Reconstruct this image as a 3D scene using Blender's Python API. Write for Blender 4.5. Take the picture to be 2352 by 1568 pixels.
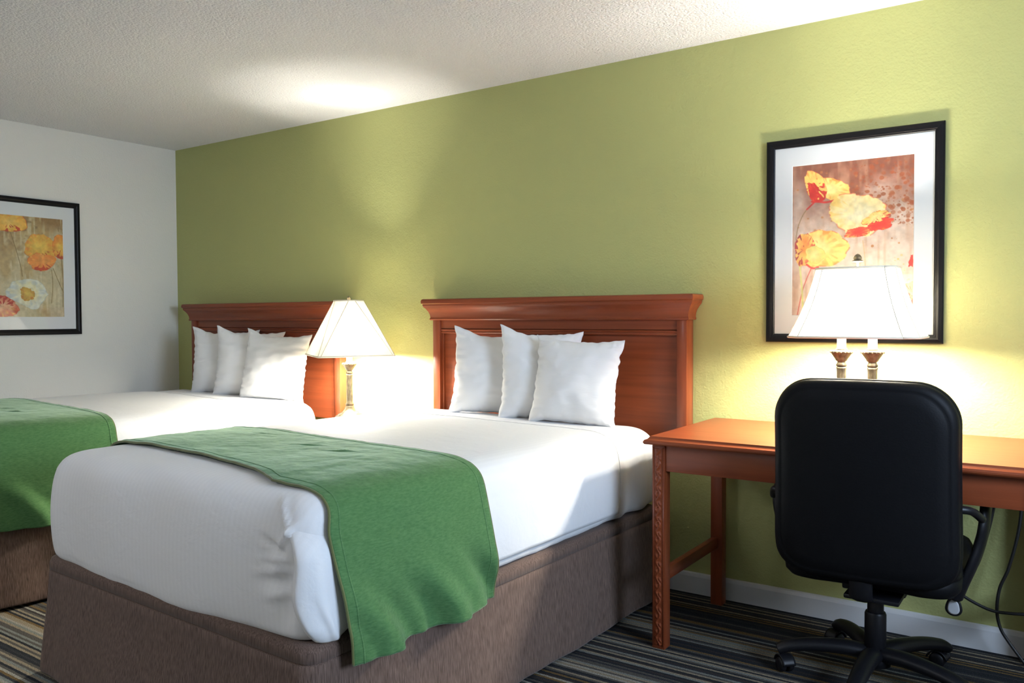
import bpy, bmesh, math, random
import numpy as np
from mathutils import Vector, Matrix, noise
random.seed(4)
PI = math.pi
for o in list(bpy.data.objects): bpy.data.objects.remove(o)
S = bpy.context.scene
COL = S.collection

# ------------------------------------------------------------------ camera
CAM = Vector((5.2242, -3.4276, 1.2254)); YAW, PITCH, ROLL, FPX = .6042, -.0298, -.0046, 1885.66
F = Vector((-math.sin(YAW)*math.cos(PITCH), math.cos(YAW)*math.cos(PITCH), math.sin(PITCH)))
R = Vector((math.cos(YAW), math.sin(YAW), 0)); U = R.cross(F)
R2 = R*math.cos(ROLL)+U*math.sin(ROLL); U2 = -R*math.sin(ROLL)+U*math.cos(ROLL)
cam = bpy.data.cameras.new('camera'); cam.sensor_width = 36; cam.lens = FPX*36/2352; cam.clip_start = .05
co = bpy.data.objects.new('camera', cam); COL.objects.link(co); S.camera = co
M3 = Matrix((R2, U2, -F)).transposed(); co.matrix_world = Matrix.Translation(CAM) @ M3.to_4x4()
co.rotation_mode = 'XYZ'

# ------------------------------------------------------------------ view, sky, daylight
S.view_settings.view_transform = 'Standard'; S.view_settings.look = 'None'
S.view_settings.gamma = 1; S.view_settings.use_curve_mapping = False
S.view_settings.exposure = 0.46
W = bpy.data.worlds.new('sky'); S.world = W; W.use_nodes = True
W.node_tree.nodes['Background'].inputs[0].default_value = (.55, .72, 1, 1)
W.node_tree.nodes['Background'].inputs[1].default_value = 1.5
ROOM_X, ROOM_Y, CH = 6.9, -5.2, 2.40
WIN = (-2.55, -1.35, 1.15, 2.12)      # window opening in the right wall: y0, y1, z0, z1

def area(name, loc, direction, sx, sy, power, color):
    l = bpy.data.lights.new(name, 'AREA'); l.shape = 'RECTANGLE'; l.size = sx; l.size_y = sy; l.energy = power; l.color = color
    o = bpy.data.objects.new(name, l); COL.objects.link(o); o.location = loc
    o.rotation_euler = Vector(direction).to_track_quat('-Z', 'Y').to_euler(); return o
area('window_daylight', (ROOM_X+.18, (WIN[0]+WIN[1])/2, (WIN[2]+WIN[3])/2), (-1, .02, -.25), WIN[1]-WIN[0], WIN[3]-WIN[2], 98, (.60, .75, 1.0))
area('rear_fill_light', (2.4, -4.4, CH-.10), (0, 0, -1), .5, .5, 22, (.93, .93, 1.0))  # added fill light, out of view, brightens the bed ends and walls

# ------------------------------------------------------------------ materials
def mat(name, color, rough=.6, metal=0, spec=.5, sheen=0, coat=0, bump=None, build=None):
    m = bpy.data.materials.new(name); m.use_nodes = True; nt = m.node_tree
    b = nt.nodes['Principled BSDF']
    b.inputs['Base Color'].default_value = (*color, 1); b.inputs['Roughness'].default_value = rough
    b.inputs['Metallic'].default_value = metal; b.inputs['Specular IOR Level'].default_value = spec
    b.inputs['Sheen Weight'].default_value = sheen; b.inputs['Coat Weight'].default_value = coat
    b.inputs['Coat Roughness'].default_value = .15
    if bump:
        sc, strength, dist, detail = bump
        tc = nt.nodes.new('ShaderNodeTexCoord'); n = nt.nodes.new('ShaderNodeTexNoise'); bp = nt.nodes.new('ShaderNodeBump')
        mp = nt.nodes.new('ShaderNodeMapping')
        if isinstance(sc, tuple): mp.inputs['Scale'].default_value = sc; n.inputs['Scale'].default_value = 1
        else: n.inputs['Scale'].default_value = sc
        n.inputs['Detail'].default_value = detail
        bp.inputs['Strength'].default_value = strength; bp.inputs['Distance'].default_value = dist
        nt.links.new(tc.outputs['Object'], mp.inputs[0]); nt.links.new(mp.outputs[0], n.inputs['Vector'])
        nt.links.new(n.outputs['Fac'], bp.inputs['Height']); nt.links.new(bp.outputs[0], b.inputs['Normal'])
    if build: build(nt, b)
    return m
def N(nt, t, **kw):
    n = nt.nodes.new('ShaderNode'+t)
    for k, v in kw.items():
        if hasattr(n, k) and not k[0].isupper(): setattr(n, k, v)
    return n
def noise_col(nt, b, scale, c0, c1, detail=4, lo=.35, hi=.65, extra=None):
    tc = N(nt, 'TexCoord'); mp = N(nt, 'Mapping'); mp.inputs['Scale'].default_value = scale
    n = N(nt, 'TexNoise'); n.inputs['Scale'].default_value = 1; n.inputs['Detail'].default_value = detail
    r = N(nt, 'ValToRGB'); r.color_ramp.elements[0].position = lo; r.color_ramp.elements[1].position = hi
    r.color_ramp.elements[0].color = (*c0, 1); r.color_ramp.elements[1].color = (*c1, 1)
    nt.links.new(tc.outputs['Object'], mp.inputs[0]); nt.links.new(mp.outputs[0], n.inputs['Vector'])
    nt.links.new(n.outputs['Fac'], r.inputs[0]); nt.links.new(r.outputs[0], b.inputs['Base Color'])
    return tc, mp, n, r

def wood(axis):
    def f(nt, b):
        sc = [38, 38, 38]; sc[axis] = 1.6
        tc, mp, n, r = noise_col(nt, b, sc, (.175, .036, .012), (.265, .062, .021), 6, .25, .78)
        n.inputs['Distortion'].default_value = .6
        bp = N(nt, 'Bump'); bp.inputs['Strength'].default_value = .06; bp.inputs['Distance'].default_value = .002
        nt.links.new(n.outputs['Fac'], bp.inputs['Height']); nt.links.new(bp.outputs[0], b.inputs['Normal'])
    return f
WOOD_X = mat('cherry_wood_along_x', (.3, .08, .03), .36, spec=.3, coat=.12, build=wood(0))
WOOD_Y = mat('cherry_wood_along_y', (.3, .08, .03), .36, spec=.3, coat=.12, build=wood(1))
WOOD_Z = mat('cherry_wood_upright', (.3, .08, .03), .36, spec=.3, coat=.12, build=wood(2))

def peel(c, s, d):
    def f(nt, b):
        tc = N(nt, 'TexCoord'); n = N(nt, 'TexNoise'); n.inputs['Scale'].default_value = s; n.inputs['Detail'].default_value = 3
        n2 = N(nt, 'TexNoise'); n2.inputs['Scale'].default_value = s*.3; n2.inputs['Detail'].default_value = 2
        ad = N(nt, 'Math'); ad.operation = 'ADD'
        bp = N(nt, 'Bump'); bp.inputs['Strength'].default_value = 1; bp.inputs['Distance'].default_value = d
        for q in (n, n2): nt.links.new(tc.outputs['Object'], q.inputs['Vector'])
        nt.links.new(n.outputs['Fac'], ad.inputs[0]); nt.links.new(n2.outputs['Fac'], ad.inputs[1])
        nt.links.new(ad.outputs[0], bp.inputs['Height']); nt.links.new(bp.outputs[0], b.inputs['Normal'])
    return f
GREEN = mat('olive_green_wall_paint', (.425, .435, .170), .6, spec=.3, build=peel(0, 110, .0018))
WHITE_WALL = mat('white_wall_paint', (.72, .705, .64), .6, spec=.3, build=peel(0, 110, .0016))
def popcorn(nt, b):
    tc = N(nt, 'TexCoord'); v = N(nt, 'TexVoronoi'); v.inputs['Scale'].default_value = 90
    n = N(nt, 'TexNoise'); n.inputs['Scale'].default_value = 150; n.inputs['Detail'].default_value = 4
    m = N(nt, 'Math'); m.operation = 'SUBTRACT'
    bp = N(nt, 'Bump'); bp.inputs['Strength'].default_value = 1; bp.inputs['Distance'].default_value = .0055
    for q in (n, v): nt.links.new(tc.outputs['Object'], q.inputs['Vector'])
    nt.links.new(n.outputs['Fac'], m.inputs[0]); nt.links.new(v.outputs['Distance'], m.inputs[1])
    nt.links.new(m.outputs[0], bp.inputs['Height']); nt.links.new(bp.outputs[0], b.inputs['Normal'])
CEIL = mat('popcorn_ceiling', (.85, .85, .855), .9, spec=.1, build=popcorn)
TRIM = mat('white_trim_paint', (.62, .62, .62), .45)

def carpet(nt, b):
    tc = N(nt, 'TexCoord'); sp = N(nt, 'SeparateXYZ'); nt.links.new(tc.outputs['Object'], sp.inputs[0])
    wob = N(nt, 'TexNoise'); wob.inputs['Scale'].default_value = 60; wob.inputs['Detail'].default_value = 2
    nt.links.new(tc.outputs['Object'], wob.inputs['Vector'])
    wm = N(nt, 'Math'); wm.operation = 'MULTIPLY_ADD'; wm.inputs[1].default_value = .006
    nt.links.new(wob.outputs['Fac'], wm.inputs[0]); nt.links.new(sp.outputs['Y'], wm.inputs[2])
    mu = N(nt, 'Math'); mu.operation = 'MULTIPLY'; mu.inputs[1].default_value = 92; nt.links.new(wm.outputs[0], mu.inputs[0])
    fl = N(nt, 'Math'); fl.operation = 'FLOOR'; nt.links.new(mu.outputs[0], fl.inputs[0])
    wn = N(nt, 'TexWhiteNoise'); wn.noise_dimensions = '1D'; nt.links.new(fl.outputs[0], wn.inputs['W'])
    r = N(nt, 'ValToRGB'); cr = r.color_ramp; cr.interpolation = 'CONSTANT'
    cols = [(0, (.020, .022, .026)), (.26, (.075, .070, .062)), (.40, (.22, .185, .13)), (.54, (.030, .032, .036)), (.66, (.16, .17, .155)), (.76, (.13, .085, .035)), (.84, (.035, .03, .028)), (.93, (.26, .25, .21))]
    cr.elements[0].position = 0; cr.elements[0].color = (*cols[0][1], 1); cr.elements[1].position = cols[1][0]; cr.elements[1].color = (*cols[1][1], 1)
    for p, c in cols[2:]: e = cr.elements.new(p); e.color = (*c, 1)
    nt.links.new(wn.outputs['Value'], r.inputs[0])
    fb = N(nt, 'TexNoise'); fb.inputs['Scale'].default_value = 260; fb.inputs['Detail'].default_value = 3; nt.links.new(tc.outputs['Object'], fb.inputs['Vector'])
    rr = N(nt, 'MapRange'); rr.inputs[1].default_value = .3; rr.inputs[2].default_value = .7; rr.inputs[3].default_value = .45; rr.inputs[4].default_value = 1.5
    nt.links.new(fb.outputs['Fac'], rr.inputs[0])
    mx = N(nt, 'VectorMath'); mx.operation = 'SCALE'; nt.links.new(r.outputs[0], mx.inputs[0]); nt.links.new(rr.outputs[0], mx.inputs['Scale'])
    nt.links.new(mx.outputs[0], b.inputs['Base Color'])
    bp = N(nt, 'Bump'); bp.inputs['Strength'].default_value = .8; bp.inputs['Distance'].default_value = .004
    nt.links.new(fb.outputs['Fac'], bp.inputs['Height']); nt.links.new(bp.outputs[0], b.inputs['Normal'])
CARPET = mat('striped_loop_carpet', (.1, .1, .1), .95, spec=.1, build=carpet)

def sheet(nt, b):
    tc = N(nt, 'TexCoord'); sp = N(nt, 'SeparateXYZ'); nt.links.new(tc.outputs['Object'], sp.inputs[0])
    mu = N(nt, 'Math'); mu.operation = 'MULTIPLY'; mu.inputs[1].default_value = 2*PI/.021; nt.links.new(sp.outputs['X'], mu.inputs[0])
    si = N(nt, 'Math'); si.operation = 'SINE'; nt.links.new(mu.outputs[0], si.inputs[0])
    rr = N(nt, 'MapRange'); rr.inputs[1].default_value = -.4; rr.inputs[2].default_value = .4; rr.inputs[3].default_value = .757; rr.inputs[4].default_value = .773
    nt.links.new(si.outputs[0], rr.inputs[0])
    cb = N(nt, 'CombineColor'); 
    for i in range(3): nt.links.new(rr.outputs[0], cb.inputs[i])
    nt.links.new(cb.outputs[0], b.inputs['Base Color'])
    n = N(nt, 'TexNoise'); n.inputs['Scale'].default_value = 14; n.inputs['Detail'].default_value = 5; n.inputs['Distortion'].default_value = .5
    bp = N(nt, 'Bump'); bp.inputs['Strength'].default_value = .35; bp.inputs['Distance'].default_value = .008
    nt.links.new(tc.outputs['Object'], n.inputs['Vector']); nt.links.new(n.outputs['Fac'], bp.inputs['Height']); nt.links.new(bp.outputs[0], b.inputs['Normal'])
SHEET = mat('white_striped_bed_sheet', (.76, .76, .76), .7, spec=.25, sheen=.15, build=sheet)
PILLOW = mat('white_pillowcase_cotton', (.77, .77, .765), .75, spec=.2, sheen=.1, bump=((9, 9, 26), .4, .006, 3))
def velvet(nt, b):
    tc, mp, n, r = noise_col(nt, b, (60, 60, 220), (.050, .135, .045), (.092, .205, .075), 5, .25, .75)
    bp = N(nt, 'Bump'); bp.inputs['Strength'].default_value = .4; bp.inputs['Distance'].default_value = .003
    nt.links.new(n.outputs['Fac'], bp.inputs['Height']); nt.links.new(bp.outputs[0], b.inputs['Normal'])
    b.inputs['Sheen Roughness'].default_value = .4; b.inputs['Sheen Tint'].default_value = (.75, .95, .72, 1)
VELVET = mat('green_velvet', (.1, .25, .08), .85, spec=.15, sheen=.45, build=velvet)
PIPING = mat('olive_piping', (.115, .135, .035), .7, sheen=.3)
def linen(nt, b):
    tc, mp, n, r = noise_col(nt, b, (420, 420, 22), (.065, .040, .030), (.195, .130, .102), 4, .3, .72)
    bp = N(nt, 'Bump'); bp.inputs['Strength'].default_value = .5; bp.inputs['Distance'].default_value = .002
    nt.links.new(n.outputs['Fac'], bp.inputs['Height']); nt.links.new(bp.outputs[0], b.inputs['Normal'])
LINEN = mat('brown_slub_linen', (.1, .07, .06), .85, spec=.15, sheen=.15, build=linen)
def brass(nt, b):
    noise_col(nt, b, (60, 60, 30), (.05, .040, .026), (.17, .14, .09), 4, .35, .7)
BRASS = mat('antique_brass', (.35, .29, .2), .34, metal=.45, build=brass)
BLACK_FRAME = mat('black_lacquered_frame', (.005, .005, .006), .35, spec=.18)
LEATHER = mat('black_leather', (.005, .005, .006), .5, spec=.12, bump=(180, .3, .001, 3))
PLASTIC = mat('black_plastic', (.007, .007, .009), .4, spec=.3)
CORD = mat('black_cord_rubber', (.01, .01, .01), .5)
GREYTAG = mat('grey_tag_plastic', (.42, .43, .45), .5)
MATBOARD = mat('white_mat_board', (.78, .77, .77), .8, bump=(400, .1, .0005, 2))
WHITEPL = mat('white_plastic', (.8, .8, .78), .4)
STEEL = mat('brushed_steel', (.5, .5, .5), .3, metal=1)

def shade_material(name, trans):
    m = bpy.data.materials.new(name); m.use_nodes = True; nt = m.node_tree; nt.nodes.clear()
    out = N(nt, 'OutputMaterial'); d = N(nt, 'BsdfDiffuse'); t = N(nt, 'BsdfTranslucent'); mx = N(nt, 'MixShader')
    tc = N(nt, 'TexCoord'); n = N(nt, 'TexNoise'); n.inputs['Scale'].default_value = 160
    r = N(nt, 'ValToRGB'); r.color_ramp.elements[0].color = (.60, .56, .45, 1); r.color_ramp.elements[1].color = (.68, .64, .53, 1)
    nt.links.new(tc.outputs['Object'], n.inputs['Vector']); nt.links.new(n.outputs['Fac'], r.inputs[0])
    nt.links.new(r.outputs[0], d.inputs[0]); nt.links.new(r.outputs[0], t.inputs[0]); mx.inputs[0].default_value = trans
    nt.links.new(d.outputs[0], mx.inputs[1]); nt.links.new(t.outputs[0], mx.inputs[2]); nt.links.new(mx.outputs[0], out.inputs[0]); return m
SHADE = shade_material('bright_lampshade_fabric', .30); SHADE_B = shade_material('cream_lampshade_fabric', .035)
SHADE_TRIM = mat('cream_shade_trim', (.74, .68, .54), .8)
def bulb_material():
    m = bpy.data.materials.new('lit_bulb_glass'); m.use_nodes = True; b = m.node_tree.nodes['Principled BSDF']
    b.inputs['Emission Color'].default_value = (1, .93, .8, 1); b.inputs['Emission Strength'].default_value = 30
    n = N(m.node_tree, 'TexNoise'); m.node_tree.links.new(n.outputs['Fac'], b.inputs['Roughness']); return m
BULB = bulb_material()
def glass_material():
    m = bpy.data.materials.new('picture_glass'); m.use_nodes = True; nt = m.node_tree; nt.nodes.clear()
    out = N(nt, 'OutputMaterial'); t = N(nt, 'BsdfTransparent'); g = N(nt, 'BsdfGlossy'); g.inputs['Roughness'].default_value = .03
    fr = N(nt, 'Fresnel'); ge = N(nt, 'NewGeometry'); mr = N(nt, 'MapRange'); mr.inputs[3].default_value = 1.5; mr.inputs[4].default_value = 1/1.5; nt.links.new(ge.outputs['Backfacing'], mr.inputs[0]); nt.links.new(mr.outputs[0], fr.inputs[0]); mx = N(nt, 'MixShader'); t.inputs[0].default_value = (.97, .98, .98, 1)
    nt.links.new(fr.outputs[0], mx.inputs[0]); nt.links.new(t.outputs[0], mx.inputs[1]); nt.links.new(g.outputs[0], mx.inputs[2]); nt.links.new(mx.outputs[0], out.inputs[0]); return m
GLASS = glass_material()
def print_material():
    m = bpy.data.materials.new('poppy_print_ink'); m.use_nodes = True; nt = m.node_tree; b = nt.nodes['Principled BSDF']; b.inputs['Roughness'].default_value = .6
    a = N(nt, 'VertexColor'); a.layer_name = 'ink'; nt.links.new(a.outputs[0], b.inputs['Base Color']); return m
PRINT = print_material()

# ------------------------------------------------------------------ object helpers
def link(name, v, f, m, parent=None, smooth=True, angle=None):
    me = bpy.data.meshes.new(name); me.from_pydata([tuple(map(float, p)) for p in v], [], [tuple(map(int, q)) for q in f]); me.update()
    bm = bmesh.new(); bm.from_mesh(me); bmesh.ops.remove_doubles(bm, verts=bm.verts, dist=1e-6); bmesh.ops.recalc_face_normals(bm, faces=bm.faces)
    bm.to_mesh(me); bm.free()
    if smooth:
        me.polygons.foreach_set('use_smooth', [True]*len(me.polygons))
        if angle: me.set_sharp_from_angle(angle=math.radians(angle))
    me.materials.append(m)
    o = bpy.data.objects.new(name, me); COL.objects.link(o)
    if parent: o.parent = parent
    return o
def merge(*parts):
    V, Fc = [], []
    for v, f in parts:
        k = len(V); V += [tuple(p) for p in v]; Fc += [tuple(i+k for i in q) for q in f]
    return V, Fc
def thing(name, label, cat, loc=(0, 0, 0), rotz=0, group=None):
    o = bpy.data.objects.new(name, None); COL.objects.link(o); o.location = loc; o.rotation_euler = (0, 0, rotz); o.empty_display_size = .1
    o['label'] = label; o['category'] = cat
    if group: o['group'] = group
    return o
def struct(o): o['kind'] = 'structure'; return o

def box(x0, x1, y0, y1, z0, z1, bev=0, seg=2):
    bm = bmesh.new(); bmesh.ops.create_cube(bm, size=1)
    for v in bm.verts: v.co = Vector(((x0+x1)/2+v.co.x*(x1-x0), (y0+y1)/2+v.co.y*(y1-y0), (z0+z1)/2+v.co.z*(z1-z0)))
    if bev: bmesh.ops.bevel(bm, geom=bm.edges[:], offset=bev, segments=seg, profile=.5, affect='EDGES')
    bm.verts.index_update(); r = ([tuple(v.co) for v in bm.verts], [tuple(v.index for v in f.verts) for f in bm.faces]); bm.free(); return r
def lathe(prof, n=32, c=(0, 0, 0), flute=None):
    V, Fc = [], []
    for (r, z) in prof:
        for i in range(n):
            a = 2*PI*i/n; rr = r*(1+(flute(a, z) if flute else 0)); V.append((c[0]+rr*math.cos(a), c[1]+rr*math.sin(a), c[2]+z))
    for j in range(len(prof)-1):
        for i in range(n): Fc.append((j*n+i, j*n+(i+1) % n, (j+1)*n+(i+1) % n, (j+1)*n+i))
    Fc.append(tuple(range(n))); Fc.append(tuple(range((len(prof)-1)*n, len(prof)*n))); return V, Fc
def smoothpath(pts, k=8):
    P = [Vector(p) for p in pts]; out = []
    for i in range(len(P)-1):
        p0, p1, p2, p3 = P[max(i-1, 0)], P[i], P[i+1], P[min(i+2, len(P)-1)]
        for j in range(k):
            t = j/k; out.append(.5*((2*p1)+(p2-p0)*t+(2*p0-5*p1+4*p2-p3)*t*t+(3*p1-p0-3*p2+p3)*t**3))
    out.append(P[-1]); return out
def tube(path, r, n=10, rx=None):
    """sweep; r may be a function of t; rx flattens across the side vector"""
    P = [Vector(p) for p in path]; V, Fc = [], []; up = Vector((0, 0, 1)); prev = None
    for i, p in enumerate(P):
        d = (P[min(i+1, len(P)-1)]-P[max(i-1, 0)]).normalized()
        if prev is None: s = d.cross(up); s = s if s.length > .1 else d.cross(Vector((0, 1, 0))); s.normalize()
        else: s = (prev-d*prev.dot(d)).normalized()
        prev = s; t = d.cross(s); t.normalize(); k = i/(len(P)-1)
        rr = r(k) if callable(r) else r; r2 = (rx(k) if callable(rx) else rx) if rx else rr
        for a in range(n): an = 2*PI*a/n; V.append(p+s*math.cos(an)*r2+t*math.sin(an)*rr)
    for i in range(len(P)-1):
        for a in range(n): Fc.append((i*n+a, i*n+(a+1) % n, (i+1)*n+(a+1) % n, (i+1)*n+a))
    Fc.append(tuple(range(n))); Fc.append(tuple(range((len(P)-1)*n, len(P)*n))); return V, Fc
def stack(levels):
    """levels of rectangles (x0,x1,y0,y1,z) joined into one moulded solid"""
    V, Fc = [], []
    for (x0, x1, y0, y1, z) in levels: V += [(x0, y0, z), (x1, y0, z), (x1, y1, z), (x0, y1, z)]
    for j in range(len(levels)-1):
        for i in range(4): Fc.append((j*4+i, j*4+(i+1) % 4, (j+1)*4+(i+1) % 4, (j+1)*4+i))
    Fc.append((0, 1, 2, 3)); k = (len(levels)-1)*4; Fc.append((k, k+1, k+2, k+3)); return V, Fc
def rring(a, b, r, nc, ex, ey):
    """rounded rectangle, half sizes a,b; nc points a corner, ex/ey points a side"""
    r = max(min(r, a, b), 1e-4); a = max(a, r); b = max(b, r); out = []
    cs = [(a-r, b-r, 0), (-(a-r), b-r, PI/2), (-(a-r), -(b-r), PI), (a-r, -(b-r), 3*PI/2)]
    for q in range(4):
        cx, cy, a0 = cs[q]
        for i in range(nc): t = a0+PI/2*i/nc; out.append((cx+r*math.cos(t), cy+r*math.sin(t)))
        s = (cx+r*math.cos(a0+PI/2), cy+r*math.sin(a0+PI/2)); nx, ny, na = cs[(q+1) % 4]
        e = (nx+r*math.cos(na), ny+r*math.sin(na)); k = ex if q in (0, 2) else ey
        for i in range(k): t = i/k; out.append((s[0]+(e[0]-s[0])*t, s[1]+(e[1]-s[1])*t))
    return out
def ringsolid(a, b, r, prof, nc=6, ex=10, ey=10, mp=None):
    """prof: list of (inset, height). mp maps (u,v,h)->xyz"""
    V, Fc = [], []; n = None
    for (ins, h) in prof:
        rg = rring(a-ins, b-ins, r-ins*.6 if r-ins*.6 > .01 else .01, nc, ex, ey); n = len(rg)
        V += [(u, v, h) for u, v in rg]
    for j in range(len(prof)-1):
        for i in range(n): Fc.append((j*n+i, j*n+(i+1) % n, (j+1)*n+(i+1) % n, (j+1)*n+i))
    Fc.append(tuple(range(n))); Fc.append(tuple(range((len(prof)-1)*n, len(prof)*n)))
    if mp: V = [mp(*p) for p in V]
    return V, Fc
def grid(nu, nv, fn, closeu=False):
    V = [fn(i/(nu-1) if not closeu else i/nu, j/(nv-1)) for j in range(nv) for i in range(nu)]
    Fc = [(j*nu+i, j*nu+(i+1) % nu, (j+1)*nu+(i+1) % nu, (j+1)*nu+i) for j in range(nv-1) for i in range(nu if closeu else nu-1)]
    return V, Fc
def solidify(o, t, off=0):
    m = o.modifiers.new('thickness', 'SOLIDIFY'); m.thickness = t; m.offset = off; return o
def ss(x, a, b): t = max(0, min(1, (x-a)/(b-a))); return t*t*(3-2*t)
def nz(x, y, z=0): return noise.noise(Vector((x, y, z)))

# ------------------------------------------------------------------ the room
T = .12
struct(link('floor', *box(-T, ROOM_X+T, ROOM_Y-T, T, -T, 0), CARPET, smooth=False))
struct(link('ceiling', *box(-T, ROOM_X+T, ROOM_Y-T, T, CH, CH+T), CEIL, smooth=False))
struct(link('wall_back', *box(-T, ROOM_X+T, 0, T, 0, CH), GREEN, smooth=False))
struct(link('wall_left', *box(-T, 0, ROOM_Y, 0, 0, CH), WHITE_WALL, smooth=False))
struct(link('wall_front', *box(-T, ROOM_X+T, ROOM_Y-T, ROOM_Y, 0, CH), WHITE_WALL, smooth=False))
y0, y1, z0, z1 = WIN
struct(link('wall_right', *merge(box(ROOM_X, ROOM_X+T, ROOM_Y, y0, 0, CH), box(ROOM_X, ROOM_X+T, y1, 0, 0, CH), box(ROOM_X, ROOM_X+T, y0, y1, 0, z0), box(ROOM_X, ROOM_X+T, y0, y1, z1, CH)), WHITE_WALL, smooth=False))
wf = struct(link('window_1', *merge(box(ROOM_X-.02, ROOM_X+.06, y0-.05, y0+.03, z0-.05, z1+.05, .005), box(ROOM_X-.02, ROOM_X+.06, y1-.03, y1+.05, z0-.05, z1+.05, .005), box(ROOM_X-.02, ROOM_X+.06, y0, y1, z0-.05, z0+.03, .005), box(ROOM_X-.02, ROOM_X+.06, y0, y1, z1-.03, z1+.05, .005)), TRIM, smooth=False))
link('pane', *box(ROOM_X+.02, ROOM_X+.024, y0+.03, y1-.03, z0+.03, z1-.03), GLASS, wf, smooth=False)
BB = [(0, 0, 0), (0, -.014, 0), (0, -.014, .075), (0, -.010, .088), (0, -.004, .092), (0, 0, .092)]
def baseboard(name, length, place):
    V = []; 
    for x in (0, length):
        V += [place(x, p[1], p[2]) for p in BB]
    n = len(BB); Fc = [(i, (i+1) % n, n+(i+1) % n, n+i) for i in range(n)]+[tuple(range(n)), tuple(range(n, 2*n))]
    return struct(link(name, V, Fc, TRIM, smooth=False))
baseboard('baseboard_back', ROOM_X, lambda s, d, z: (s, d, z))
baseboard('baseboard_left', -ROOM_Y, lambda s, d, z: (-d, -s, z))
cf = thing('fill_light_fixture', 'added white round fixture for the unseen fill light at the rear of the room', 'ceiling light', (2.4, -4.4, CH))  # unseen fixture added to go with the rear fill light
link('base', *lathe([(.02, -.045), (.28, -.045), (.29, -.03), (.29, 0)], 48), WHITEPL, cf, angle=40)
link('rim', *lathe([(.285, -.05), (.295, -.05), (.295, -.03), (.285, -.03)], 48), STEEL, cf, angle=40)

# ------------------------------------------------------------------ headboards
def headboard(name, label, xc, zb=.63):
    t = thing(name, label, 'headboard', (xc, 0, zb)); H = 1.322-zb; hw = .714
    link('panel', *box(-hw+.05, hw-.05, -.045, -.008, 0, H-.05), WOOD_X, t, smooth=False)
    for s in (-1, 1):
        x0, x1 = sorted((s*hw, s*(hw-.047)))
        link('post', *merge(box(x0, x1, -.080, -.006, 0, H-.06, .003), box(min(s*(hw-.047), s*(hw-.056)), max(s*(hw-.047), s*(hw-.056)), -.060, -.04, 0, H-.115, .002)), WOOD_Z, t, angle=30)
    lv = []
    for (o, z) in [(0, -.112), (.010, -.112), (.014, -.106), (.010, -.100), (.010, -.096), (.012, -.082), (.018, -.066), (.027, -.052), (.036, -.042), (.039, -.034), (.039, -.028), (.045, -.024), (.046, -.012), (.043, -.003), (.036, 0)]:
        lv.append((-hw-o, hw+o, -.078-o, -.004, H+z))
    link('cornice', *stack(lv), WOOD_X, t, smooth=True, angle=38)
    link('frieze', *box(-hw+.047, hw-.047, -.066, -.04, H-.155, H-.108), WOOD_X, t, smooth=False)
    lv = []
    for (o, z) in [(0, 0), (.006, .002), (.008, .006), (.005, .010), (.005, .013), (.010, .016), (.011, .021), (.004, .025)]:
        lv.append((-hw+.047, hw-.047, -.062-o, -.04, H-.182+z))
    link('moulding', *stack(lv), WOOD_X, t, smooth=True, angle=38)
    return t
headboard('headboard', 'dark red cherry wood headboard on the green wall behind the nearer bed, beside the desk', 3.117)
headboard('headboard', 'dark red cherry wood headboard in the far corner, partly hidden by the pyramid lampshade', .985)

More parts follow.
